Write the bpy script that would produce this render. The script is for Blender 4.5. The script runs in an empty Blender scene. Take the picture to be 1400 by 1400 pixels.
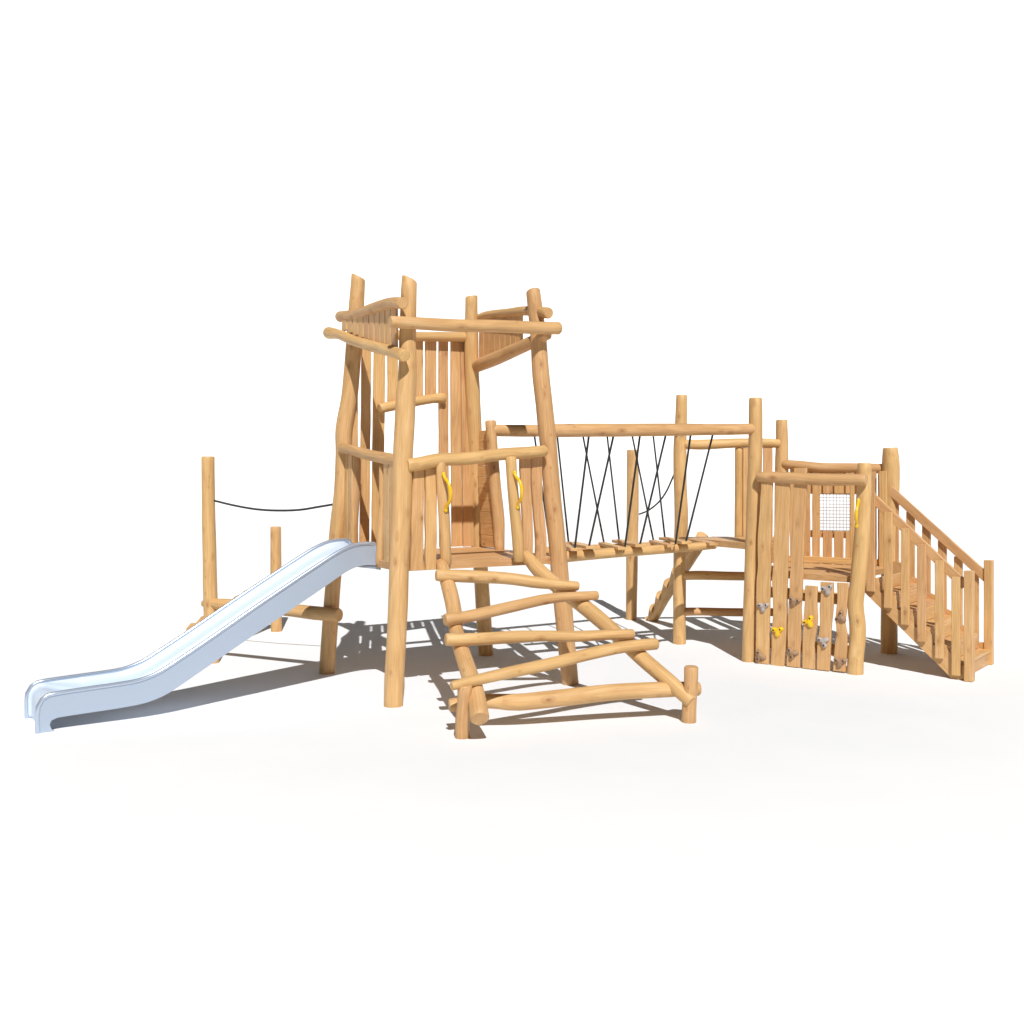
import bpy, math, random
from mathutils import Vector, noise
random.seed(7)
scene = bpy.context.scene
C = scene.collection
F, H, HY, CX = 1400.0, 2.2, 647.0, 700.0      # survey constants of the site: focal length, eye height, horizon

# ------------------------------------------------------------------ surveying helpers
def U(x, y, Y):
    return Vector(((x-CX)*Y/F, Y, H-(y-HY)*Y/F))
def onp(x, y, pl, off=0.0):
    """point of a vertical plane (A,B) that is sighted at x,y; off moves the plane along its normal (towards the viewer)"""
    (ax, ay), (bx, by) = pl
    dx, dy = bx-ax, by-ay
    L = math.hypot(dx, dy); nx, ny = dy/L, -dx/L
    if ny > 0: nx, ny = -nx, -ny
    ax += nx*off; ay += ny*off
    k = (x-CX)/F
    Y = (nx*ax+ny*ay)/(nx*k+ny)
    return U(x, y, Y)
def pnorm(pl):
    (ax, ay), (bx, by) = pl
    dx, dy = bx-ax, by-ay
    L = math.hypot(dx, dy); n = Vector((dy/L, -dx/L, 0))
    return -n if n.y > 0 else n

# ------------------------------------------------------------------ materials
def new_mat(name):
    m = bpy.data.materials.new(name); m.use_nodes = True
    nt = m.node_tree; nt.nodes.clear()
    out = nt.nodes.new('ShaderNodeOutputMaterial'); b = nt.nodes.new('ShaderNodeBsdfPrincipled')
    nt.links.new(b.outputs[0], out.inputs[0])
    return m, nt, b
def N(nt, t, **kw):
    n = nt.nodes.new(t)
    for k, v in kw.items(): setattr(n, k, v)
    return n
def math_node(nt, op, a, b=None, clamp=False):
    n = N(nt, 'ShaderNodeMath', operation=op); n.use_clamp = clamp
    for i, v in enumerate((a, b)):
        if v is None: continue
        if isinstance(v, (int, float)): n.inputs[i].default_value = v
        else: nt.links.new(v, n.inputs[i])
    return n.outputs[0]
def ramp(nt, fac, stops):
    r = N(nt, 'ShaderNodeValToRGB')
    els = r.color_ramp.elements
    while len(els) < len(stops): els.new(0.5)
    for e, (p, c) in zip(els, stops):
        e.position = p; e.color = (*c, 1)
    nt.links.new(fac, r.inputs[0]); return r.outputs[0]
def mix(nt, fac, a, b, mode='MIX'):
    n = N(nt, 'ShaderNodeMix', data_type='RGBA', blend_type=mode)
    for sock, v in ((n.inputs[0], fac), (n.inputs[6], a), (n.inputs[7], b)):
        if isinstance(v, (int, float)): sock.default_value = v
        elif isinstance(v, tuple): sock.default_value = (*v, 1)
        else: nt.links.new(v, sock)
    return n.outputs[2]
def wood(name, light, mid, dark, ringf=60.0):
    m, nt, b = new_mat(name)
    at = N(nt, 'ShaderNodeAttribute', attribute_name='grain')
    sep = N(nt, 'ShaderNodeSeparateXYZ'); nt.links.new(at.outputs['Vector'], sep.inputs[0])
    def scaled(sx, sz, off=0.0):
        c = N(nt, 'ShaderNodeCombineXYZ')
        nt.links.new(math_node(nt, 'MULTIPLY', sep.outputs[0], sx), c.inputs[0])
        nt.links.new(math_node(nt, 'MULTIPLY', sep.outputs[1], sx), c.inputs[1])
        nt.links.new(math_node(nt, 'ADD', math_node(nt, 'MULTIPLY', sep.outputs[2], sz), off), c.inputs[2])
        return c.outputs[0]
    def nz(vec, detail=3.0, rough=.55):
        n = N(nt, 'ShaderNodeTexNoise'); n.inputs['Scale'].default_value = 1.0
        n.inputs['Detail'].default_value = detail; n.inputs['Roughness'].default_value = rough
        nt.links.new(vec, n.inputs['Vector']); return n.outputs['Fac']
    # knots
    vo = N(nt, 'ShaderNodeTexVoronoi'); vo.inputs['Scale'].default_value = 1.0
    nt.links.new(scaled(8.0, 4.0, 3.3), vo.inputs['Vector'])
    kd = vo.outputs['Distance']
    kn = ramp(nt, kd, [(0.0, (1, 1, 1)), (0.06, (.8, .8, .8)), (0.15, (.28, .28, .28)), (0.34, (0, 0, 0))])
    cs = N(nt, 'ShaderNodeSeparateColor'); nt.links.new(vo.outputs['Color'], cs.inputs[0])
    gate = math_node(nt, 'MULTIPLY', math_node(nt, 'SUBTRACT', cs.outputs[0], .30), 3.0, clamp=True)
    kn = math_node(nt, 'MULTIPLY', kn, gate)
    # small pin knots
    v2 = N(nt, 'ShaderNodeTexVoronoi'); v2.inputs['Scale'].default_value = 1.0
    nt.links.new(scaled(13, 7.5, 7.7), v2.inputs['Vector'])
    k2 = ramp(nt, v2.outputs['Distance'], [(0.0, (1, 1, 1)), (0.09, (.8, .8, .8)), (0.15, (.25, .25, .25)), (0.22, (0, 0, 0))])
    c2 = N(nt, 'ShaderNodeSeparateColor'); nt.links.new(v2.outputs['Color'], c2.inputs[0])
    k2 = math_node(nt, 'MULTIPLY', k2, math_node(nt, 'MULTIPLY', math_node(nt, 'SUBTRACT', c2.outputs[1], .55), 4.0, clamp=True))
    # growth rings, disturbed by slow noise and by the knots
    slow = nz(scaled(6, .9), 1.5)
    r2 = math_node(nt, 'ADD', math_node(nt, 'MULTIPLY', sep.outputs[0], sep.outputs[0]),
                   math_node(nt, 'MULTIPLY', sep.outputs[1], sep.outputs[1]))
    rr = math_node(nt, 'SQRT', r2)
    ph = math_node(nt, 'ADD', math_node(nt, 'MULTIPLY', rr, 8.0), math_node(nt, 'MULTIPLY', slow, 1.0))
    ph = math_node(nt, 'ADD', ph, math_node(nt, 'MULTIPLY', kn, .45))
    ring = math_node(nt, 'SINE', math_node(nt, 'MULTIPLY', ph, ringf))
    ring = math_node(nt, 'ADD', math_node(nt, 'MULTIPLY', ring, .5), .5)
    ring = math_node(nt, 'POWER', ring, 2.2)
    fine = nz(scaled(120, 3.0), 4.0, .6)
    blot = nz(scaled(9, 2.2, 11.0), 3.0, .5)
    col = ramp(nt, blot, [(0.3, light), (0.5, mid), (0.72, tuple(c*.9 for c in mid))])
    col = mix(nt, math_node(nt, 'MULTIPLY', ring, .24), col, dark)
    fr = ramp(nt, fine, [(0.36, (.70, .64, .58)), (0.62, (1.06, 1.06, 1.06))])
    col = mix(nt, .48, col, fr, 'MULTIPLY')
    col = mix(nt, math_node(nt, 'MULTIPLY', kn, .85), col, (dark[0]*.62, dark[1]*.50, dark[2]*.40))
    col = mix(nt, math_node(nt, 'MULTIPLY', k2, .62), col, (dark[0]*.95, dark[1]*.80, dark[2]*.55))
    oi = N(nt, 'ShaderNodeObjectInfo')
    hv = N(nt, 'ShaderNodeHueSaturation')
    nt.links.new(math_node(nt, 'ADD', math_node(nt, 'MULTIPLY', oi.outputs['Random'], .12), .93), hv.inputs['Value'])
    nt.links.new(math_node(nt, 'ADD', math_node(nt, 'MULTIPLY', oi.outputs['Random'], .012), .495), hv.inputs['Hue'])
    nt.links.new(col, hv.inputs['Color'])
    nt.links.new(hv.outputs[0], b.inputs['Base Color'])
    b.inputs['Roughness'].default_value = .52
    b.inputs['Specular IOR Level'].default_value = .35
    bp = N(nt, 'ShaderNodeBump'); bp.inputs['Strength'].default_value = .25; bp.inputs['Distance'].default_value = .003
    nt.links.new(math_node(nt, 'ADD', fine, math_node(nt, 'MULTIPLY', ring, -.6)), bp.inputs['Height'])
    nt.links.new(bp.outputs[0], b.inputs['Normal'])
    return m
M = {}
M['log'] = wood('larch_log', (.715, .458, .220), (.66, .405, .178), (.44, .210, .078), 34)
M['board'] = wood('sawn_board', (.735, .466, .228), (.68, .410, .182), (.45, .210, .078), 40)
def plain(name, col, rough, metal=0.0, scale=30, var=.12, bump=.1, coat=0.0):
    m, nt, b = new_mat(name)
    tc = N(nt, 'ShaderNodeTexCoord'); n = N(nt, 'ShaderNodeTexNoise'); n.inputs['Scale'].default_value = scale
    n.inputs['Detail'].default_value = 4
    nt.links.new(tc.outputs['Object'], n.inputs['Vector'])
    c = ramp(nt, n.outputs['Fac'], [(0.3, tuple(v*(1-var) for v in col)), (0.7, tuple(min(1, v*(1+var)) for v in col))])
    nt.links.new(c, b.inputs['Base Color'])
    b.inputs['Roughness'].default_value = rough; b.inputs['Metallic'].default_value = metal
    b.inputs['Coat Weight'].default_value = coat
    bp = N(nt, 'ShaderNodeBump'); bp.inputs['Strength'].default_value = bump; bp.inputs['Distance'].default_value = .002
    nt.links.new(n.outputs['Fac'], bp.inputs['Height']); nt.links.new(bp.outputs[0], b.inputs['Normal'])
    return m
M['steel'] = plain('brushed_steel', (.44, .52, .64), .38, .3, 220, .03, .10)
M['steel_bed'] = plain('sunlit_steel_bed', (.61, .70, .83), .45, .08, 220, .02, .05)  # paler than the side steel: sunlight on the bed put into the colour
M['steel_rim'] = plain('polished_rim', (.52, .60, .73), .25, .6, 80, .02, .02)
M['rope'] = plain('black_rope', (.022, .026, .03), .8, 0, 400, .4, .6)
M['yellow'] = plain('yellow_plastic', (.86, .52, .004), .3, 0, 60, .03, .05, .3)
M['hold_grey'] = plain('grey_resin', (.42, .37, .34), .6, 0, 120, .2, .4)
M['hold_brown'] = plain('brown_resin', (.33, .20, .115), .6, 0, 120, .25, .4)
M['bolt'] = plain('dark_bolt', (.05, .035, .025), .5, .3, 60, .2, .1)
M['wire'] = plain('galvanised_wire', (.46, .43, .42), .45, .3, 90, .2, .1)

# pale ground: vignette painted into its colour, a little less white around the equipment
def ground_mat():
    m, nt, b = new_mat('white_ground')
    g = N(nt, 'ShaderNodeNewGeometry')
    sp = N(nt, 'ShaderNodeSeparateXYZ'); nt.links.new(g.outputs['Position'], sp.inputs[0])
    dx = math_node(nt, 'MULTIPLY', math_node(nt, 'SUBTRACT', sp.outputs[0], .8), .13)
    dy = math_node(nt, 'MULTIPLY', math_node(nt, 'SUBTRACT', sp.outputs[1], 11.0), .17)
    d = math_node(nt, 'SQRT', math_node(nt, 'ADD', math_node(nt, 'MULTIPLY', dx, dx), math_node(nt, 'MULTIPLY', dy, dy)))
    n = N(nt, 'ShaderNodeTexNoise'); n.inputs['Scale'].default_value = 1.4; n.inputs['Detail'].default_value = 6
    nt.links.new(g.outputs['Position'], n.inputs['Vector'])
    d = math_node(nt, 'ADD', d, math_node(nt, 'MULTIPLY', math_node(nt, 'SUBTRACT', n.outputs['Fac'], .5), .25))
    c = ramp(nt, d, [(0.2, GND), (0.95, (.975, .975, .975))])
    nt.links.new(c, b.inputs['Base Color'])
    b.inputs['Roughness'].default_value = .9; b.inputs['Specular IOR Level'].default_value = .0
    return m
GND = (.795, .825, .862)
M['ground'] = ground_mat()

# ------------------------------------------------------------------ mesh helpers
def link_mesh(name, verts, faces, mat, parent=None, grain=None, smooth=None, label=None):
    me = bpy.data.meshes.new(name)
    me.from_pydata([tuple(v) for v in verts], [], faces)
    me.materials.append(mat)
    if grain is not None:
        a = me.attributes.new('grain', 'FLOAT_VECTOR', 'POINT')
        a.data.foreach_set('vector', [c for g in grain for c in g])
    if smooth is not None:
        me.polygons.foreach_set('use_smooth', smooth)
    me.update()
    o = bpy.data.objects.new(name, me); C.objects.link(o)
    if parent is not None:
        o.parent = parent
        off = parent.get('_w')
        if off is not None:
            o.location = (-off[0], -off[1], -off[2])
    if label: o['label'] = label
    return o
class MB:
    def __init__(s): s.v = []; s.f = []; s.g = []; s.s = []
    def add(s, v, f, g, sm):
        k = len(s.v); s.v += v; s.g += g; s.f += [tuple(i+k for i in q) for q in f]; s.s += sm
    def build(s, name, mat, parent=None, label=None):
        return link_mesh(name, s.v, s.f, mat, parent, s.g, s.s, label)
def thing(name, label, cat, loc, group=None):
    o = bpy.data.objects.new(name, None); C.objects.link(o)
    o.location = loc; o['label'] = label; o['category'] = cat; o['_w'] = list(loc)
    if group: o['group'] = group
    return o
def sub(parent_part):          # make a part able to carry sub-parts given in world coordinates
    parent_part['_w'] = [0.0, 0.0, 0.0]
    return parent_part

def resample(P, R, step):
    """Catmull-Rom through points P (Vectors) with radii R (any tuple)"""
    outP, outR = [], []
    n = len(P)
    for i in range(n-1):
        p0 = P[i-1] if i > 0 else P[0]*2-P[1]
        p3 = P[i+2] if i < n-2 else P[-1]*2-P[-2]
        r0 = R[max(i-1, 0)]; r3 = R[min(i+2, n-1)]
        p1, p2, r1, r2 = P[i], P[i+1], R[i], R[i+1]
        k = max(1, int((p2-p1).length/step))
        for j in range(k):
            t = j/k; t2 = t*t; t3 = t2*t
            outP.append(.5*((2*p1)+(p2-p0)*t+(2*p0-5*p1+4*p2-p3)*t2+(3*p1-p0-3*p2+p3)*t3))
            u = t2*(3-2*t)
            outR.append(tuple(a+(b-a)*u for a, b in zip(r1, r2)))
    outP.append(P[-1]); outR.append(R[-1])
    return outP, outR
def log_mesh(P, R, sides=22, step=.07, chamfer=.012, bump=.035, cut=None, seed=None, tilt=None):
    """a peeled round log through points P with radii R; grain coordinates stay solid so the ends show rings"""
    seed = random.random()*100 if seed is None else seed
    P, R = resample([Vector(p) for p in P], [(r,) for r in R], step)
    R = [r[0] for r in R]
    # chamfered ends
    if chamfer:
        d0 = (P[1]-P[0]).normalized(); d1 = (P[-1]-P[-2]).normalized()
        c = chamfer
        P = [P[0], P[0]+d0*c] + P[1:-1] + [P[-1]-d1*c, P[-1]]
        R = [R[0]-c*.75, R[0]] + R[1:-1] + [R[-1], R[-1]-c*.75]
    T = []
    for i in range(len(P)):
        a = P[max(i-1, 0)]; b = P[min(i+1, len(P)-1)]
        T.append((b-a).normalized())
    ref = Vector((0, 0, 1)) if abs(T[0].z) < .8 else Vector((1, 0, 0))
    X = (ref-T[0]*ref.dot(T[0])).normalized()
    vs, gs, fs, sm = [], [], [], []
    s = 0.0; n = len(P)
    go = (random.uniform(-.02, .02), random.uniform(-.02, .02), seed)
    for i in range(n):
        if i: s += (P[i]-P[i-1]).length
        X = (X-T[i]*X.dot(T[i])).normalized(); Y = T[i].cross(X)
        for k in range(sides):
            th = 2*math.pi*k/sides
            cx, cy = math.cos(th), math.sin(th)
            wob = 1+bump*noise.noise(Vector((cx*1.3+seed, cy*1.3, s*3.0)))
            r = R[i]*wob
            x, y = cx*r, cy*r
            if cut: x, y = cut(s, x, y, R[i], X, Y, T[i])
            vs.append(P[i]+X*x+Y*y); gs.append((x+go[0], y+go[1], s+go[2]))
    if tilt:
        tv = Vector(tilt)
        for q in range(sides*(2 if chamfer else 1)):
            vs[q] = vs[q]+T[0]*(vs[q]-P[0]).dot(tv)
    for i in range(n-1):
        for k in range(sides):
            a = i*sides+k; b = i*sides+(k+1) % sides
            fs.append((a, b, b+sides, a+sides)); sm.append(cut is None)
    for end in (0, n-1):
        base = len(vs)
        for k in range(sides):
            vs.append(vs[end*sides+k].copy()); gs.append(gs[end*sides+k])
        vs.append(P[end].copy()); gs.append((go[0], go[1], go[2]+(0 if end == 0 else s)))
        for k in range(sides):
            a, b = base+k, base+(k+1) % sides
            fs.append((b, a, base+sides) if end == 0 else (a, b, base+sides)); sm.append(False)
    # correct orientation of the side faces
    return vs, fs, gs, sm
def log3(name, P, R, parent, mat='log', label=None, **kw):
    mb = MB(); mb.add(*log_mesh(P, R, **kw)); return mb.build(name, M[mat], parent, label)
def px_points(pts, Ya, Yb, ground=False):
    cum = [0]
    for a, b in zip(pts, pts[1:]): cum.append(cum[-1]+math.hypot(a[0]-b[0], a[1]-b[1]))
    P, R = [], []
    for (x, y, w), c in zip(pts, cum):
        t = c/cum[-1]; Y = 1/((1-t)/Ya+t/Yb)
        P.append(U(x, y, Y)); R.append(w*Y/F/2)
    if ground: P[-1].z = -.03
    return P, R
def plog(name, pts, Ya, Yb, parent, ground=False, **kw):
    P, R = px_points(pts, Ya, Yb, ground)
    return log3(name, P, R, parent, **kw)

def rect_sweep(P, Wd, thick, ax, n, seed=None, edge=.0015, ch=.005):
    """board: stations P (centre), half widths Wd, ax = width axis, n = face normal"""
    seed = random.random()*100 if seed is None else seed
    vs, gs, fs, sm = [], [], [], []
    h = thick/2; s = 0.0
    off = (random.uniform(-.10, .10), random.choice((-1, 1))*random.uniform(.05, .16))
    T0 = (P[1]-P[0]).normalized(); T1 = (P[-1]-P[-2]).normalized()
    st = [(P[0], Wd[0]-ch*.6, h-ch*.6), (P[0]+T0*ch*.6, Wd[0], h)] + [(p, w, h) for p, w in zip(P[1:-1], Wd[1:-1])] + \
         [(P[-1]-T1*ch*.6, Wd[-1], h), (P[-1], Wd[-1]-ch*.6, h-ch*.6)]
    prev = None
    for p, w, hh in st:
        if prev is not None: s += (p-prev).length
        prev = p
        e1 = edge*noise.noise(Vector((seed, s*5, 0)))*2; e2 = edge*noise.noise(Vector((seed+9, s*5, 4)))*2
        wl, wr = -w+e1, w+e2
        for (a, b) in ((wl+ch, -hh), (wr-ch, -hh), (wr, -hh+ch), (wr, hh-ch), (wr-ch, hh), (wl+ch, hh), (wl, hh-ch), (wl, -hh+ch)):
            vs.append(p+ax*a+n*b); gs.append((a+off[0], b+off[1], s+seed))
    k8 = 8; m = len(st)
    for i in range(m-1):
        for k in range(k8):
            a = i*k8+k; b = i*k8+(k+1) % k8
            fs.append((a, b, b+k8, a+k8)); sm.append(False)
    fs.append(tuple(reversed(range(k8)))); sm.append(False)
    fs.append(tuple(range((m-1)*k8, m*k8))); sm.append(False)
    return vs, fs, gs, sm
def pboard(name, st, pl, parent, off=0.0, thick=.035, edge=.002, step=.08, mat='board', label=None):
    """upright board in a vertical plane; st = [(xl, xr, y), ...]"""
    P, Wd = [], []
    n = pnorm(pl); ax = Vector((0, 0, 1)).cross(n).normalized()
    for xl, xr, y in st:
        a = onp(xl, y, pl, off); b = onp(xr, y, pl, off)
        P.append((a+b)/2); Wd.append(((b-a).length/2,))
    P, Wd = resample(P, Wd, step)
    mb = MB(); mb.add(*rect_sweep(P, [w[0] for w in Wd], thick, ax, n, edge=edge))
    return mb.build(name, M[mat], parent, label)
def board3(name, p0, p1, width, thick, n, parent, mat='board', edge=.001, mb=None):
    p0, p1 = Vector(p0), Vector(p1); n = Vector(n).normalized()
    t = (p1-p0).normalized(); ax = t.cross(n).normalized(); n = ax.cross(t)
    k = max(2, int((p1-p0).length/.1)); P = [p0.lerp(p1, i/k) for i in range(k+1)]
    own = mb is None
    mb = mb or MB(); mb.add(*rect_sweep(P, [width/2]*len(P), thick, ax, n, edge=edge))
    if own: return mb.build(name, M[mat], parent)
def deck(name, a, b, c, d, nb, z, thick, parent, gap=.008):
    """boards run from edge a-d to edge b-c, nb boards side by side"""
    a, b, c, d = [Vector((*p, z)) for p in (a, b, c, d)]
    mb = MB()
    L = (d-a).length
    for i in range(nb):
        t0 = i/nb+gap/L/2; t1 = (i+1)/nb-gap/L/2
        dz = Vector((0, 0, random.uniform(-.003, .003)))
        q = [a.lerp(d, t0)+dz, b.lerp(c, t0)+dz, b.lerp(c, t1)+dz, a.lerp(d, t1)+dz]
        dn = Vector((0, 0, -thick))
        ch = .004; ctr = sum(q, Vector())/4
        top = [p+(ctr-p).normalized()*ch for p in q]
        mid = [p-Vector((0, 0, ch)) for p in q]
        bot = [p+dn for p in q]
        vs = top+mid+bot
        dirx = (q[1]-q[0]).normalized(); diry = (q[3]-q[0]).normalized()
        sd = random.random()*50; ox, oy = random.uniform(-.1, .1), random.uniform(.05, .15)
        gs = [((v-q[0]).dot(diry)+ox, (v-q[0]).z+oy, (v-q[0]).dot(dirx)+sd) for v in vs]
        fs = [(0, 1, 2, 3)] + [(4+k, 4+(k+1) % 4, (k+1) % 4, k) for k in range(4)] + [(8+k, 8+(k+1) % 4, 4+(k+1) % 4, 4+k) for k in range(4)] + [(11, 10, 9, 8)]
        mb.add(vs, fs, gs, [False]*len(fs))
    return mb.build(name, M['board'], parent)
def tube(mb, P, r, sides=10, step=.03, closed_r=None):
    R = r if isinstance(r, (list, tuple)) else [r]*len(P)
    mb.add(*log_mesh(P, R, sides=sides, step=step, chamfer=0, bump=0))
def blob(mb, c, rx, ry, rz, ax, ay, az, seg=12, rings=7, shape=None):
    vs, fs = [], []
    c = Vector(c)
    for i in range(rings+1):
        ph = math.pi*i/rings
        for k in range(seg):
            th = 2*math.pi*k/seg
            f = shape(th) if shape else 1
            vs.append(c+ax*(rx*f*math.sin(ph)*math.cos(th))+ay*(ry*f*math.sin(ph)*math.sin(th))+az*(rz*math.cos(ph)))
    for i in range(rings):
        for k in range(seg):
            a = i*seg+k; b = i*seg+(k+1) % seg
            fs.append((a, a+seg, b+seg, b))
    mb.add(vs, fs, [(0, 0, 0)]*len(vs), [True]*len(fs))
def handle(top, bow, bot, n, parent):
    """yellow bent grab handle with a rounded foot at each end"""
    top, bow, bot, n = Vector(top), Vector(bow), Vector(bot), Vector(n).normalized()
    mb = MB(); up = (top-bot).normalized(); side = up.cross(n).normalized()
    L = (top-bot).length
    out = (bow-(top+bot)/2); out = out-up*out.dot(up)
    p = [top, top-up*L*.10+n*.012+out*.25, top-up*L*.24+n*.035+out*.8, (top+bot)/2+n*.05+out*1.05, bot+up*L*.24+n*.035+out*.8, bot+up*L*.10+n*.012+out*.25, bot]
    tube(mb, p, [.017, .016, .0165, .0175, .0165, .016, .017], 12, .015)
    for q, s in ((top, 1), (bot, -1)):
        blob(mb, q+up*s*.008, .021, .028, .016, side, up, n)
    return mb.build('grab_handle', M['yellow'], parent)

# ------------------------------------------------------------------ setting
def sheet(name, prof, x0, x1, mat, nx=2):
    vs, fs = [], []
    for (y, z) in prof:
        for x in (x0, x1): vs.append((x, y, z))
    for i in range(len(prof)-1):
        a = 2*i; fs.append((a, a+1, a+3, a+2))
    o = link_mesh(name, vs, fs, mat, smooth=[True]*len(fs)); o['kind'] = 'structure'
    return o
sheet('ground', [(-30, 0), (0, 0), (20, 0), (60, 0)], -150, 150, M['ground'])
prof = [(60, 0)]
for i in range(1, 10):
    a = math.radians(48)*i/9; prof.append((60+14*math.sin(a), 14-14*math.cos(a)))
prof.append((prof[-1][0]+70*math.cos(math.radians(48)), prof[-1][1]+70*math.sin(math.radians(48))))
sheet('backdrop', prof, -150, 150, M['ground'])

# ================================================================== TOWER
tw = thing('climbing_tower', 'tall open log tower with four leaning posts, plank walls and crossed logs around its top', 'climbing tower', (-.71, 11.0, 0))
PN = [(539, 382, 21.5), (559, 400, 22), (557.5, 458, 22.5), (557, 513, 26), (555, 540, 27), (553.7, 570, 28), (551, 620, 27.5), (549, 696, 27.5), (546, 765, 27.5), (544, 831, 27), (539.5, 920, 27), (537.5, 965, 26.5)]
PN[0] = (560, 381, 21.5)
near = plog('post', PN, 10.03, 9.69, tw, ground=True, tilt=(.42, 0, 0))
plog('post', [(490, 378, 19), (487, 423, 21), (482.7, 486, 22), (478, 540, 22.5), (470.5, 586, 23.5), (470, 621, 22.5), (468, 668, 22.5), (461.5, 723, 21.5), (456, 793, 21), (453, 831, 21.5), (446.5, 921, 21.5)], 11.2, 11.28, tw, ground=True, tilt=(.40, 0, 0))
plog('post', [(644.5, 405, 17), (644.6, 486, 19.5), (646.5, 540, 20), (649, 600, 20.5), (651.5, 680, 20.5), (654, 744, 20), (657.6, 783, 20), (661, 840, 20.5), (664.5, 896, 20.5)], 11.9, 12.42, tw, ground=True, tilt=(-.12, .1, 0))
plog('post', [(728.6, 397, 19.5), (732.7, 431, 21), (736, 458, 22), (739.5, 513, 23.5), (747, 581, 24), (750.5, 621, 23), (755, 676, 23.5), (761.5, 740, 23.7), (767, 804, 24.5), (770, 831, 25), (775, 886, 23.5), (780, 935, 23)], 10.79, 10.69, tw, ground=True, tilt=(-.12, .2, 0))
FP = ((-1.058, 9.87), (.391, 10.74)); LP = ((-1.058, 9.87), (-1.84, 11.24)); BP = ((-1.84, 11.24), (-.44, 12.15)); RP = ((-.44, 12.15), (.391, 10.74))
# top logs
plog('top_log', [(465, 433, 15), (488, 430, 15), (511, 421.5, 15), (533, 414.5, 15.5), (551, 414.5, 16.5)], 11.4, 9.74, tw)
plog('top_log', [(449, 455, 16.5), (464, 457.5, 13.5), (484, 466, 14), (511, 474, 15), (538, 481, 16), (553, 487, 16.5)], 11.55, 9.72, tw)
plog('top_log', [(533, 440, 17), (570, 442, 17), (620, 445, 17.5), (680, 446, 17.5), (740, 448.5, 17.5), (765, 449, 17)], 9.74, 10.68, tw)
plog('top_log', [(648, 438, 10.5), (665, 431, 11), (690, 428, 11.5), (718, 425, 13), (735, 426.5, 14.5), (750.4, 428, 15.5)], 12.1, 10.6, tw)
plog('top_log', [(650, 501, 18), (672, 492.5, 19), (690, 485, 18.5), (725, 469, 18), (750, 458, 12)], 12.0, 10.62, tw)
plog('top_log', [(490, 452, 14), (560, 459.5, 13), (600, 460.5, 13.5), (645, 461, 13.5)], 11.25, 12.0, tw)
plog('window_log', [(518.5, 558.5, 14), (560, 550.5, 13), (592, 545, 13), (607, 544.5, 15)], 11.35, 11.85, tw)
# railings
plog('rail', [(468, 613, 14), (480, 615, 14), (502.5, 621.5, 15), (534, 628, 17), (548, 630, 17)], 11.15, 9.95, tw)
plog('rail', [(556, 636, 18.5), (575, 634, 18.5), (600, 628.5, 18), (639, 627, 17.5), (682, 621.5, 17), (725, 618.5, 16.5), (746, 616, 15)], 9.82, 10.6, tw)
# short slats between the pairs of top logs
for i in range(10):
    x = 468.5+i*7.45
    pboard('plank', [(x+.5, x+7.0, 432-i*1.4), (x+.5, x+7.0, 452+i*3.3)], LP, tw, off=.02, thick=.03)
for i in range(8):
    x = 655.8+i*7.3
    pboard('plank', [(x+.3, x+7.0, 434-i*.8), (x+.3, x+7.0, 492-i*3.3)], RP, tw, off=.02, thick=.03)
# rear wall
for st in ([(479, 488.5, 470), (480, 489, 760)], [(494.8, 507.5, 458), (491.5, 504, 755)], [(511.5, 526.7, 458), (509.5, 525, 600), (508, 524, 752)],
           [(530, 543.5, 459), (530, 543.5, 555)], [(546, 560.5, 460), (546, 560.5, 553)], [(563.5, 578, 460), (563.5, 578, 551)], [(581.5, 596, 461), (581.5, 596, 547)],
           [(599.7, 612.2, 461), (600, 612.5, 600), (601, 614, 748)], [(616, 628.5, 462), (616.5, 630, 600), (617.7, 631.5, 747)], [(629.3, 643, 462), (631, 645, 600), (633, 647, 747)]):
    pboard('plank', st, BP, tw, off=.025, thick=.035)
# front planks
for st in ([(564, 579.5, 636), (562, 578.8, 700), (560.5, 577.5, 780)], [(580.8, 596, 634), (581, 596.5, 700), (581.2, 595.5, 779)],
           [(710, 723.8, 620), (711.5, 725, 665), (714.5, 727.5, 720), (713.5, 727.5, 765)], [(726, 740.2, 619), (726.3, 740, 660), (729, 742.5, 700), (732, 746, 735), (732, 745.3, 769)]):
    pboard('plank', st, FP, tw, off=.02, thick=.04, edge=.004)
plog('handle_log', [(602.5, 632, 14), (604, 660, 15), (606.5, 695, 15.5), (608.5, 735, 16), (610, 773, 15)], 9.98, 10.02, tw)
plog('handle_log', [(698.2, 624, 15.5), (700, 655, 15), (703.5, 695, 15), (708, 740, 15.5), (709.3, 768, 14.6)], 10.35, 10.38, tw)
hn = Vector((-.1, -1, 0))
handle(U(606.7, 650, 9.92), U(616.5, 672, 9.9), U(609.3, 696, 9.94), hn, tw)
handle(U(703.8, 648, 10.29), U(713.3, 667, 10.27), U(707.3, 692, 10.31), hn, tw)
# left face
plog('entrance_log', [(487.8, 622, 12.5), (487, 660, 12.5), (484, 700, 13), (482, 752, 13.5)], 11.0, 11.05, tw)
plog('entrance_log', [(523, 634, 9.5), (522.5, 690, 10), (520, 735, 11), (519.5, 772, 12)], 10.3, 10.34, tw)
for st in ([(470.5, 476.8, 620), (470, 476.6, 768)], [(477.3, 483, 622), (476.8, 483, 768)], [(526.5, 533, 630), (526, 532.5, 776)], [(533.7, 540, 632), (533, 539.5, 778)]):
    pboard('plank', st, LP, tw, off=.01, thick=.035, edge=.003)
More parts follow.
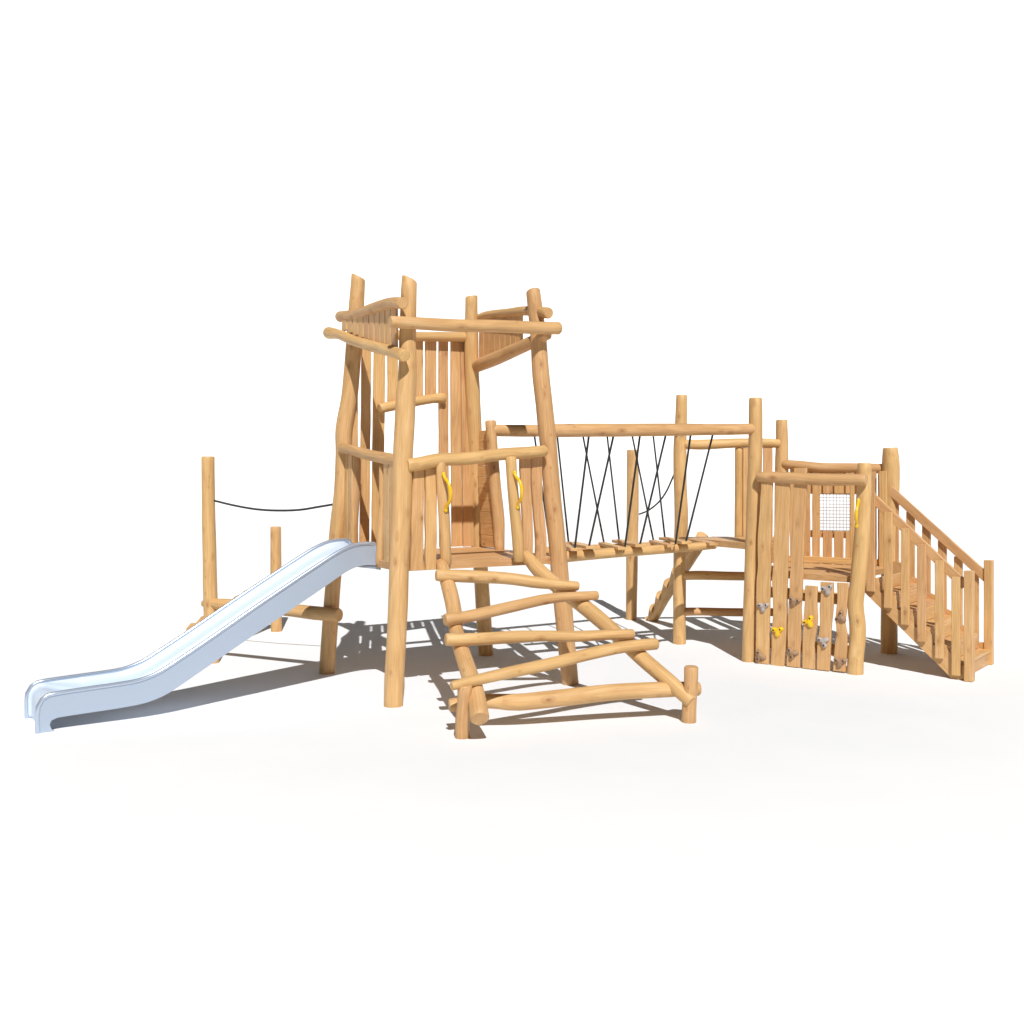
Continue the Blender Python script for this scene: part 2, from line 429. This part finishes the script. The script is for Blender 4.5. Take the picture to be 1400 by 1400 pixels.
# right face: short wall of stacked boards beside the rear post, and the bridge post
q0 = onp(650.5, 589, RP); q1 = onp(674, 589, RP)
w0 = Vector((q0.x, q0.y, 0)); w1 = Vector((q1.x, q1.y, 0))
ws = thing  # (helper name kept local)
mb = MB(); nn = pnorm(RP)
mb = MB()
nbd = 10
for i in range(nbd):
    z0 = 1.345+i*(2.70-1.345)/nbd; hgt = (2.70-1.345)/nbd-.001
    a = onp(651.5+8.0*(1-i/nbd), 650, RP); b = onp(674+4*(1-i/nbd), 650, RP)
    a.z = b.z = z0+hgt/2
    board3('wall', a, b, hgt, .03, nn, None, mb=mb)
mb.build('stacked_board_wall', M['board'], tw)
plog('bridge_post', [(670.6, 575, 15), (672.5, 605, 15), (675, 639, 15.5), (677.5, 667, 16), (681.5, 708, 16.5), (682.5, 735, 15), (683, 753, 13.5)], 11.75, 11.7, tw)
# deck and its rim
dk = [(-1.09, 9.86), (.49, 10.74), (-.36, 12.2), (-1.86, 11.22)]
deck('deck', dk[0], dk[1], dk[2], dk[3], 7, 1.33, .075, tw)

# ================================================================== SLIDE
sl = thing('slide', 'long silvery steel slide with rolled rims running down from the tower to the ground', 'slide', (-4.0, 8.7, 0))
SP = ((-4.0, 8.676), (-1.35, 10.38))
su = Vector((2.65, 1.70, 0)).normalized(); sv = Vector((-su.y, su.x, 0)); WID = .63
O = Vector((-4.0, 8.676, 0))
def to_sz(x, y):
    p = onp(x, y, SP); return ((p-O).dot(su), p.z)
rim_px = [(51.5, 1002), (51, 985), (51, 972), (54, 961), (62, 953), (74, 948.5), (120, 941.3), (160, 935.5), (188, 930.5), (208, 923.5), (222, 916.5), (240, 905), (270, 885), (302, 863), (345, 833), (390, 802.5), (425, 779), (454, 760), (470, 751), (484, 745.3), (497, 743.3), (511, 743.3), (515.5, 747)]
und_px = [(58, 1002.5), (75, 1000.5), (70.5, 997), (67.8, 991), (70, 985), (78, 981.2), (120, 974.5), (160, 968.5), (190, 963), (210, 957), (230, 947.6), (250, 934.5), (300, 900), (350, 866), (400, 832), (440, 804.5), (465, 787), (480, 778), (491, 774), (503, 772.5), (517, 773)]
def smooth2(pts, step):
    P, _ = resample([Vector((a, b, 0)) for a, b in pts], [(0,)]*len(pts), step)
    return [(p.x, p.y) for p in P]
rim = smooth2([to_sz(*p) for p in rim_px], .03)
und = smooth2([to_sz(*p) for p in und_px], .03)
def W(s, z, v=0.0): return O+su*s+sv*v+Vector((0, 0, max(z, .002)))
for v0, nm in ((0.0, 'side_panel'), (WID, 'side_panel')):
    outline = rim+list(reversed(und))
    n = len(outline); t = .012
    vs = [W(s, z, v0-t/2) for s, z in outline]+[W(s, z, v0+t/2) for s, z in outline]
    fs = [tuple(range(n)), tuple(reversed(range(n, 2*n)))]+[(i, i+n, (i+1) % n+n, (i+1) % n) for i in range(n)]
    link_mesh(nm, vs, fs, M['steel'], sl, [(0, 0, 0)]*len(vs), [False]*len(fs))
    mb = MB(); tube(mb, [W(s, z, v0) for s, z in rim[::2]]+[W(rim[-1][0]+.004, rim[-1][1]-.05, v0), W(rim[-1][0]+.004, rim[-1][1]-.10, v0)], .020, 12, .04)
    mb.build('rolled_rim', M['steel_rim'], sl)
# bed: trough section swept along a line kept below the rim
rv = [Vector((s, z)) for s, z in rim]
cum = [0]
for a, b in zip(rv, rv[1:]): cum.append(cum[-1]+(b-a).length)
bed = []; bedh = []
for i in range(len(rv)):
    a = rv[max(i-2, 0)]; b = rv[min(i+2, len(rv)-1)]
    t = (b-a).normalized(); nrm = Vector((t.y, -t.x))
    dpt = .045+.115*min(1, max(0, (cum[i]-.36)/.35))
    bed.append(rv[i]+nrm*dpt); bedh.append(dpt-.004)
bed = [bed[i] for i in range(len(bed)) if cum[i] < cum[-1]-.10]
ends = bed[-1]
bed += [Vector((ends.x+.06, ends.y)), Vector((ends.x+.14, ends.y-.003))]; bedh = bedh[:len(bed)-2]+[.12, .05]
sec = []
fr = .045
for k in range(6):
    a = math.pi/2*k/5; sec.append((.008+fr-fr*math.cos(a), fr-fr*math.sin(a)))
sec2 = sec+[(WID/2, 0)]+[(WID-v, h) for v, h in reversed(sec)]
vs, fs = [], []
for i, p in enumerate(bed):
    a = bed[max(i-1, 0)]; b = bed[min(i+1, len(bed)-1)]
    t = (b-a).normalized(); nrm = Vector((-t.y, t.x))
    hh = bedh[i]
    for (v, h) in [(.008, hh)]+sec2+[(WID-.008, hh)]:
        q = p+nrm*min(h, hh); vs.append(W(q.x, q.y, v))
m = len(sec2)+2
for i in range(len(bed)-1):
    for k in range(m-1):
        a = i*m+k; fs.append((a, a+1, a+m+1, a+m))
bd = link_mesh('slide_bed', vs, fs, M['steel_bed'], sl, [(0, 0, 0)]*len(vs), [True]*len(fs))
so = bd.modifiers.new('thick', 'SOLIDIFY'); so.thickness = .006
# fixing flange below the deck edge
fz = to_sz(500, 773)[1]
vs = []
sA, sB = to_sz(486, 775)[0], to_sz(519, 780)[0]+.02
for s, z in ((sA, fz-.005), (sB, fz-.005)):
    for v in (.015, WID-.015):
        for dz in (0, -.05): vs.append(W(s, z+dz if s == sB else z-(.004 if dz else 0), v))
fs = [(0, 2, 6, 4), (1, 5, 7, 3), (0, 4, 5, 1), (2, 3, 7, 6), (4, 6, 7, 5), (0, 1, 3, 2)]
link_mesh('fixing_flange', vs, fs, M['steel'], sl, [(0, 0, 0)]*8, [False]*6)

# ================================================================== LOG RAMP in front of the tower
rp = thing('log_ramp', 'sloping log ramp with four crooked rungs leading up to the front of the tower', 'climbing ramp', (.5, 9.0, 0))
LR = [(602, 768, 13), (606, 778, 18), (615.5, 810, 21), (621.5, 840, 21), (624, 864, 20), (631.5, 891, 22), (639.5, 915, 23.5), (650, 948, 25), (656, 983, 27)]
RR = [(718, 758, 17), (740, 783, 20.5), (776, 812, 20.5), (809, 837.5, 21.5), (848, 872, 21), (878, 900, 21), (914, 931, 21.5), (946, 960, 19)]
plog('side_log', LR, 10.02, 8.30, rp); plog('side_log', RR, 10.5, 9.0, rp)
A = U(606, 778, 10.0); B = U(656, 983, 8.3); Cc = U(946, 960, 9.0)
pn = (B-A).cross(Cc-A).normalized(); pn = pn if pn.z > 0 else -pn
def ramp_pt(x, y, off=.0):
    d = U(x, y, 1.0)-Vector((0, 0, H)); o = Vector((0, 0, H))
    t = (A+pn*off-o).dot(pn)/d.dot(pn); return o+d*t
for r in ([(596, 786.5, 16), (640, 788, 17.5), (690, 790.5, 16.5), (735, 796.5, 16), (760, 799, 14), (791, 801.5, 12.5)],
          [(608, 847.5, 17.5), (640, 843, 17), (680, 834, 16), (740, 820.5, 15), (775, 816, 13), (817, 814, 12.5)],
          [(609, 874.5, 17.5), (650, 874, 17.5), (700, 871, 17), (740, 869.5, 15), (790, 870, 15), (830, 868, 14), (866, 867, 14)],
          [(617, 938, 12.5), (650, 930, 15), (710, 916.5, 16.5), (755, 907, 17), (800, 895.5, 16.5), (850, 885, 16), (898, 880, 16)]):
    P, R = [], []
    for x, y, w in r:
        p = ramp_pt(x, y, .12); P.append(p); R.append(w*p.y/F/2)
    log3('rung', P, R, rp)
plog('cross_log', [(614, 964.5, 18), (640, 961, 18), (670, 958.5, 20), (710, 960, 23), (770, 954, 23.5), (830, 947, 22.5), (890, 943.5, 22), (956, 941.5, 19)], 8.72, 9.22, rp)
plog('post', [(635.5, 936, 20.5), (634.5, 960, 19), (632, 985, 19.5), (632.5, 1008, 21)], 8.45, 8.53, rp, ground=True)
plog('post', [(945, 911, 19.5), (944.5, 935, 19), (942.5, 960, 19.5), (941.6, 987, 20)], 9.04, 9.06, rp, ground=True)

# ================================================================== PLATFORM on the right
pf = thing('climbing_platform', 'low two level plank platform with round posts, climbing wall and wire mesh window', 'play platform', (3.6, 12.3, 0))
plog('post', [(1033, 544, 17.5), (1033, 575, 18.5), (1032.6, 617, 19), (1030.5, 680, 19), (1029, 731, 19), (1025.7, 817, 18), (1023.3, 903, 18)], 12.0, 11.98, pf, ground=True)
plog('post', [(1182, 633, 18), (1181.5, 655, 19), (1180.4, 689, 20), (1178.6, 731, 20.5), (1173.6, 789, 21.3), (1169.5, 826, 21.3), (1172, 850, 21.5), (1172.4, 874, 21.5), (1170, 897, 21.5), (1169, 921, 22)], 11.24, 11.24, pf, ground=True)
plog('post', [(1217, 612, 20), (1218, 637, 23.5), (1217.6, 700, 22), (1216, 780, 21.5), (1215.8, 840, 22), (1215.7, 892, 22)], 12.55, 12.55, pf, ground=True)
plog('post', [(1068.7, 574, 15.5), (1069, 605, 17), (1068.7, 640, 18.5), (1068, 700, 18), (1068, 880, 18)], 13.25, 13.25, pf, ground=True)
plog('post', [(932, 540, 15), (931, 580, 16.5), (929.6, 614, 18), (930, 660, 18), (931.5, 709, 18.3), (929.3, 771, 17.5), (928.8, 880, 17.5)], 13.22, 13.22, pf, ground=True)
PF = ((2.76, 11.98), (3.766, 11.24)); PB = ((3.49, 13.25), (4.62, 12.55)); PU = ((2.18, 13.22), (3.49, 13.25))
plog('rail', [(1035, 652, 13), (1048, 652, 15), (1080, 653.5, 16), (1130, 656, 17), (1184.5, 655.5, 15.5)], 11.86, 11.1, pf)
plog('rail', [(1070, 634.5, 12), (1090, 636, 13), (1125, 639.5, 13.5), (1170, 640, 13.5), (1214, 641, 13.5)], 13.2, 12.6, pf)
plog('rail', [(934, 607.5, 13), (960, 608, 14), (1000, 606, 13), (1040, 605.5, 12.5), (1066, 606.5, 12)], 13.2, 13.22, pf)
plog('upright_log', [(1010, 612, 10.5), (1010, 670, 10.5), (1009.5, 738, 10.5)], 13.24, 13.24, pf)
for st in ([(1015.5, 1029, 612), (1015.5, 1029, 738)], [(1043.5, 1056, 610), (1043, 1056, 738)]):
    pboard('plank', st, PU, pf, off=.03)
plog('cross_log', [(930, 787, 12), (960, 786.5, 12.5), (1000, 787.5, 12), (1068, 788, 12)], 13.2, 13.25, pf)
plog('cross_log', [(930, 836.5, 11.5), (960, 836, 11), (1000, 837, 11.5), (1068, 837, 11)], 13.2, 13.25, pf)
# decks
deck('upper_deck', (2.10, 13.12), (2.74, 11.98), (3.52, 13.12), (3.45, 13.16), 6, 1.385, .075, pf)
deck('lower_deck', (2.80, 12.02), (3.73, 11.32), (4.58, 12.48), (3.55, 13.16), 9, 1.06, .07, pf)
a = Vector((2.86, 12.05, 1.22)); b = Vector((3.53, 13.12, 1.22))
board3('riser_board', a, b, .24, .03, (1, -.65, 0), pf)
# lower rim board of the rear wall
a = onp(1074, 773, PB, .03); b = onp(1212, 781, PB, .03); a.z = b.z = 1.10
board3('rim_board', a, b, .085, .03, pnorm(PB), pf)
# climbing wall
wall_sts = ([(1041.5, 1056.5, 652), (1040, 1055.5, 690), (1036.5, 1054, 740), (1037, 1054.5, 770), (1034.9, 1053.2, 800), (1034.5, 1052.5, 850), (1033.7, 1051.4, 907)],
            [(1061.2, 1080.2, 652), (1060, 1080, 690), (1058, 1078.5, 750), (1057, 1077, 790), (1056.5, 1075, 860), (1054.3, 1072, 910)],
            [(1086, 1103.5, 640), (1085, 1102.5, 690), (1082.5, 1099, 750), (1080.3, 1097.5, 800), (1078.8, 1096, 830), (1078, 1096.5, 850), (1077, 1094.5, 880), (1075.7, 1094, 911.5)],
            [(1101.7, 1117.5, 801), (1101, 1117.8, 820), (1099.5, 1117, 850), (1098.3, 1114.5, 880), (1097.7, 1113.7, 914)],
            [(1123, 1139.3, 796), (1122, 1139.3, 820), (1120.5, 1137.5, 860), (1118, 1136, 890), (1117.5, 1135, 916)],
            [(1144.8, 1159.8, 797), (1145, 1158.5, 825), (1143, 1155.5, 850), (1144, 1158.5, 865), (1141.5, 1158, 890), (1140, 1156.4, 917.5)])
for st in wall_sts: pboard('climbing_plank', st, PF, pf, off=.05, thick=.04, edge=.005, step=.05)
plog('cross_log', [(1030, 808, 14), (1060, 810, 15), (1100, 814, 16), (1140, 818, 16), (1172, 821, 16)], 12.02, 11.32, pf)
plog('cross_log', [(1026, 877, 14), (1060, 880, 14), (1100, 884, 15), (1140, 888, 15), (1170, 891, 15)], 12.02, 11.32, pf)
holdpx = [(1043.4, 829.4, 'hold_grey', .5), (1039.4, 897, 'hold_brown', 1.9), (1062.9, 862.9, 'yellow', .55), (1086, 822, 'hold_brown', .2), (1083.4, 893, 'hold_brown', 2.3),
          (1105.7, 850, 'yellow', 1.1), (1130.9, 805.7, 'hold_grey', .75), (1126, 877, 'hold_grey', 2.75), (1149.4, 843.7, 'hold_brown', 1.45), (1148.3, 905, 'hold_brown', .4)]
hcol = {'hold_grey': 'pale grey climbing hold', 'hold_brown': 'brown climbing hold', 'yellow': 'bright yellow climbing hold'}
n = pnorm(PF); ax = Vector((0, 0, 1)).cross(n).normalized(); zz = Vector((0, 0, 1))
for x, y, m_, rot in holdpx:
    c = onp(x, y, PF, .072)
    e1 = ax*math.cos(rot)+zz*math.sin(rot); e2 = -ax*math.sin(rot)+zz*math.cos(rot)
    mb = MB()
    blob(mb, c, .058, .050, .034, e1, e2, n, 30, 10, shape=lambda th: 1+.38*math.cos(3*th)+.10*math.cos(th+1))
    blob(mb, c+e1*.050+n*.006, .027, .025, .027, e1, e2, n, 14, 8)
    blob(mb, c-e1*.030+e2*.036+n*.006, .027, .025, .029, e1, e2, n, 14, 8)
    h = sub(mb.build('climbing_hold', M[m_], pf, hcol[m_]))
    h['_w'] = [0, 0, 0]
    for k, q in enumerate((c+e1*.046+n*.030, c-e1*.026+e2*.032+n*.033)):
        mb = MB(); blob(mb, q,  .0115, .0115, .005, e1, e2, n, 12, 5)
        mb.build('bolt', M['bolt'], h)
handle(U(1173.6, 686, 11.14), U(1169.5, 702, 11.12), U(1171.3, 717.5, 11.14), Vector((-.1, -1, 0)), pf)
# rear wall with window
def bb(xl, xr, y0, y1): pboard('plank', [(xl, xr, y0), (xl, xr, y1+(5 if y1 > 760 else 0))], PB, pf, thick=.032, edge=.0015)
bb(1080.5, 1097.5, 640, 772); bb(1099.5, 1107.6, 641, 772)
bb(1110.7, 1120.8, 642, 774)
for xl, xr in ((1121.4, 1122.4), (1125.2, 1137.4), (1140.6, 1153.0), (1156.2, 1162.0)):
    if xr-xl > 3:
        bb(xl, xr, 643, 675); bb(xl, xr, 726, 776)
bb(1162.4, 1168, 643, 777); bb(1171, 1183, 643, 778); bb(1186.5, 1198.3, 644, 779); bb(1200.6, 1210, 645, 780)
pboard('plank', [(1120.2, 1122.4, 643), (1120.2, 1122.4, 675)], PB, pf, thick=.03)
for y0, y1, bh in ((640, 675.5, .33), (725.5, 736, .09)):
    a = onp(1108, (y0+y1)/2, PB, -.03); b = onp(1186, (y0+y1)/2, PB, -.03); a.z = b.z = (a.z+b.z)/2
    board3('batten', a, b, bh, .025, pnorm(PB), pf)
mb = MB()
for i in range(10):
    x = 1121+i*4.55
    tube(mb, [onp(x, 674, PB, -.008), onp(x, 727, PB, -.008)], .0036, 6, 1)
for i in range(12):
    y = 675.5+i*4.5
    a = onp(1119.5, y, PB, -.012); b = onp(1163.5, y+.6, PB, -.012)
    tube(mb, [a, b], .0036, 6, 1)
mb.build('wire_mesh_window', M['wire'], pf)

# ================================================================== STAIRS
st_ = thing('staircase', 'steep wooden staircase with square balusters and sloping handrails at the right end', 'stairs', (4.6, 11.7, 0))
SN = ((3.95, 11.555), (4.83, 10.85)); SF = ((4.61, 12.50), (5.487, 11.80))
sn = pnorm(SN)
def sawtooth(pl, x0, x1, off, name, sh=.022, zo=0.0):
    a = Vector((*pl[0], 0)); b = Vector((*pl[1], 0)); d = (b-a).normalized(); Ltot = (b-a).length
    n = pnorm(pl); t = .035
    run = (Ltot+.02)/6; rise = 1.06/6
    up = []
    for i in range(6):
        z1 = 1.045-rise*i+zo; s0 = run*i-.02+(sh if i else 0)
        up += [(s0, z1+.012), (s0+.012, z1)] if i else [(-.02, z1)]
        e = run*(i+1)-.02+sh; up += [(e-run*.45, z1), (e-run*.20, z1-.022), (e-run*.04, z1-rise*.36), (e, z1-rise*.5), (e, z1-rise*.8)]
    up = [p for p in up if p[0] < Ltot-.02]
    low = [(Ltot-.02, .002), (Ltot-.16, .002), (-.02, .90)]
    outl = up+[(Ltot-.02, up[-1][1])]+low
    nn_ = len(outl)
    vs, gs = [], []
    sl_d = (d*1.0+Vector((0, 0, -1))).normalized(); pr = (d+Vector((0, 0, 1))).normalized()
    for o2 in (-t/2, t/2):
        for s, z in outl:
            p = a+d*s+n*(off+o2)+Vector((0, 0, z)); vs.append(p)
            q = d*s+Vector((0, 0, z)); gs.append((q.dot(pr)+.07, o2+.08, q.dot(sl_d)))
    fs = [tuple(range(nn_)), tuple(reversed(range(nn_, 2*nn_)))]+[(i, i+nn_, (i+1) % nn_+nn_, (i+1) % nn_) for i in range(nn_)]
    return link_mesh(name, vs, fs, M['board'], st_, gs, [False]*len(fs))
sawtooth(SN, 0, 1, -.02, 'stringer'); sawtooth(SF, 0, 1, .02, 'stringer', .022, .085)
an = Vector((*SN[0], 0)); bn = Vector((*SN[1], 0)); af = Vector((*SF[0], 0)); dn = (bn-an).normalized()
Ls = (bn-an).length; run = (Ls+.02)/6
wv = (af-an); wv -= dn*wv.dot(dn); wl = wv.length; wv.normalize()
for i in range(1, 6):
    z = 1.06-i*1.06/6; s = run*i-.03
    tw_ = run*(1.04 if i < 5 else .80); p = an+dn*(s+run*.03+tw_/2)+Vector((0, 0, z-.018))
    board3('tread', p+wv*.02, p+wv*(wl-.02), tw_, .035, (0, 0, 1), st_)
    q = an+dn*(run*i-.02)+Vector((0, 0, z+.075))
    board3('riser', q+wv*.02, q+wv*(wl-.02), .145, .02, dn, st_)
q = an+dn*(Ls-.07)+Vector((0, 0, .080)); board3('riser', q+wv*.045, q+wv*(wl-.045), .15, .022, dn, st_)
def post_px(name, xl, xr, y0, y1, pl, off, thick):
    return pboard(name, [(xl, xr, y0), (xl, xr, y1)], pl, st_, off=off, thick=thick, edge=.001)
for xl, xr, y0, y1 in ((1184.5, 1196.5, 672, 808.5), (1208.7, 1220.2, 700, 831), (1232, 1243.3, 722, 854), (1254.2, 1266, 744, 877), (1278.5, 1290.6, 766, 900), (1301.2, 1313, 788.5, 923.5)):
    post_px('baluster', xl, xr, y0, y1, SN, .025, .035)
nw = post_px('newel_post', 1319.3, 1331.2, 780.5, 931, SN, .02, .09)
hr0 = onp(1193, 680, SN, -.012); hr1 = onp(1320, 801, SN, -.012)
board3('handrail', hr0, hr1, .10, .035, sn, st_)
for xl, xr, y0, y1 in ((1217.6, 1229, 681, 782), (1239.4, 1250.8, 699, 806), (1261, 1272.5, 717, 828), (1282.5, 1294.3, 739, 850), (1304.5, 1316, 761, 872), (1327.3, 1338.2, 784, 893)):
    post_px('baluster', xl, xr, y0, y1, SF, -.02, .035)
post_px('newel_post', 1346.3, 1357.6, 766, 908, SF, .01, .09)
post_px('newel_post', 1202.8, 1213.2, 644, 778, SF, .02, .07)
hr0 = onp(1208.5, 662.5, SF, .02); hr1 = onp(1349.5, 790.5, SF, .02)
board3('handrail', hr0, hr1, .105, .035, sn, st_)

# ================================================================== BRIDGE
br = thing('rope_bridge', 'rope bridge with spaced boards on black ropes beneath a long beam', 'bridge', (1.3, 12.0, 0))
NBp = ((.42, 10.9), (2.80, 12.0)); FBp = ((-.17, 11.8), (2.18, 13.22))
plog('beam', [(750, 589, 18.5), (800, 588.3, 18.3), (860, 588, 18), (920, 587.5, 17), (980, 587.3, 15.5), (1033, 586.5, 15)], 10.9, 12.0, br)
plog('beam', [(672, 588.5, 16.5), (720, 589, 16.5), (760, 589, 15), (850, 589, 13.5), (931, 588.5, 12.5)], 11.75, 13.2, br)
NL = ((.73, 11.5), (2.0, 12.1)); FL = ((.70, 12.12), (2.0, 12.73))
plog('stringer_log', [(748, 764, 16), (775, 761, 15.5), (815, 757.5, 14.5), (860, 754, 13.5), (905, 751, 12.5), (950, 747.5, 11.5), (978, 745.5, 10)], 11.45, 12.42, br)
plog('stringer_log', [(738, 754, 12), (800, 751, 12), (860, 748, 11), (910, 745, 10.5), (950, 742.5, 10)], 11.95, 12.85, br)
zt = Vector((0, 0, 1))
planks = [((771, 744.5), (786, 751.5), .10), ((781, 742.5), (809, 748.5), .13), ((823, 743), (850, 750), .095), ((843, 739.5), (876, 746), .13),
          ((892, 740), (917, 746.5), .095), ((907, 736), (939, 742), .13), ((947, 738), (976, 744), .12)]
for (fx, fy), (nx_, ny_), wd in planks:
    f_ = onp(fx, fy, FL); n_ = onp(nx_, ny_, NL, .06)
    board3('bridge_plank', f_, n_, wd, .035, zt, br, edge=.004)
def zp(x, y): return (640+x/3.182, 520+y/3.182)
for (a, b) in (((525, 250), (463, 736)), ((632, 250), (525, 722)), ((748, 243), (682, 722)), ((860, 243), (748, 710)), ((968, 243), (902, 710)), ((1065, 240), (948, 698))):
    t_, b_ = zp(*a), zp(*b)
    p, q = onp(t_[0], t_[1]-2, NBp, -.02), onp(b_[0], b_[1]+1, NL, .02)
    mb = MB(); tube(mb, [p, q], .012, 8, .3); mb.build('rope', M['rope'], br)
for (a, b) in (((288, 243), (325, 560)), ((388, 250), (438, 712)), ((500, 250), (593, 714)), ((605, 248), (658, 702)), ((713, 243), (808, 702)), ((805, 243), (857, 690))):
    t_, b_ = zp(*a), zp(*b)
    p, q = onp(t_[0], t_[1]-2, FBp, 0), onp(b_[0], b_[1]+1, FL, .0)
    if b[1] == 560: q = onp(752, 745, FL, 0)
    mb = MB(); tube(mb, [p, q], .0112, 8, .3); mb.build('rope', M['rope'], br)

# ================================================================== NOTCHED LOGS, POSTS AND HAND ROPES
def notch(depth, period, phase=0):
    def cut(s, x, y, r, X, Y, T):
        upv = Vector((-.8, -.25, .6)); upv = (upv-T*upv.dot(T)).normalized()
        ux, uy = X.dot(upv), Y.dot(upv)
        k = x*ux+y*uy
        fr_ = ((s+phase)/period) % 1.0
        lim = r*(1-depth*(1-fr_)) if fr_ > .12 else r*(1-depth*.2-depth*.7*fr_/.12)
        if k > lim:
            x -= ux*(k-lim); y -= uy*(k-lim)
        return x, y
    return cut
nl = thing('notched_log_climb', 'notched step log leaning against the back of the platform beside a post with hand rope', 'climbing log', (2.2, 15.0, 0))
log3('notched_log', [U(888, 846, 15.4)-Vector((0, 0, .05)), U(908, 813, 14.8), U(935, 772, 14.1), U(959, 736, 13.45)], [.10, .105, .105, .10], nl, cut=notch(.85, .36), step=.02, chamfer=0)
plog('post', [(865, 615, 16), (865, 690, 16.5), (864, 770, 16), (863, 847, 14.8)], 15.4, 15.4, nl, ground=True)
mb = MB(); tube(mb, [U(874, 703, 15.3), U(886, 698, 14.9), U(900, 687, 14.4), U(911, 672, 13.9), U(921, 650, 13.3)], .012, 8, .06); mb.build('hand_rope', M['rope'], nl)

bl = thing('balance_log', 'thick horizontal balance log between a tall lone post and the tower, black rope above', 'balance beam', (-2.9, 11.6, 0))
plog('post', [(284.5, 624, 17.5), (285, 690, 17.8), (286.5, 760, 18.5), (288, 830, 19), (291, 905, 18)], 11.9, 11.9, bl, ground=True)
plog('beam', [(277, 825, 9), (283, 825, 14), (320, 827, 15.5), (360, 831, 16), (400, 834.5, 17.5), (430, 838, 19), (464, 841, 19)], 11.95, 11.08, bl)
mb = MB(); tube(mb, [U(293, 684.5, 11.85), U(320, 691, 11.75), U(350, 696.2, 11.65), U(380, 698, 11.55), U(410, 697, 11.45), U(435, 693, 11.35), U(459, 689, 11.25)], .012, 8, .08); mb.build('hand_rope', M['rope'], bl)
nl2 = thing('notched_log_climb', 'notched step log half hidden behind the slide, rising to a shorter round post', 'climbing log', (-3.4, 13.0, 0))
log3('notched_log', [Vector((-3.74, 12.0, .36)), Vector((-3.62, 12.7, .46)), Vector((-3.40, 14.2, .66))], [.085, .09, .085], nl2, cut=notch(.7, .32), step=.02, chamfer=0)
plog('post', [(377, 720, 14.5), (377.2, 780, 15), (378, 863, 15)], 14.26, 14.26, nl2, ground=True)

# ================================================================== LIGHT, CAMERA, RENDER
w = bpy.data.worlds.new('World'); scene.world = w; w.use_nodes = True
bg = w.node_tree.nodes['Background']; bg.inputs[0].default_value = (.93, .96, 1.0, 1); bg.inputs[1].default_value = .055
L = bpy.data.lights.new('sun', 'SUN'); L.energy = 4.2; L.angle = math.radians(.5); L.color = (1.0, .985, .965)
lo = bpy.data.objects.new('sun', L); C.objects.link(lo)
lo.rotation_euler = Vector((-.13, .92, -1.0)).to_track_quat('-Z', 'Y').to_euler()
lo.location = (0, -5, 10)
cam = bpy.data.cameras.new('camera'); co = bpy.data.objects.new('camera', cam); C.objects.link(co)
co.location = (0, 0, H); co.rotation_euler = (math.radians(90), 0, 0)
cam.sensor_width = 36; cam.lens = 36; cam.shift_y = -(700-HY)/1400; cam.clip_end = 500
scene.camera = co
scene.view_settings.view_transform = 'Standard'; scene.view_settings.look = 'None'; scene.view_settings.exposure = 0
for o in list(bpy.data.objects):
    if '_w' in o: del o['_w']
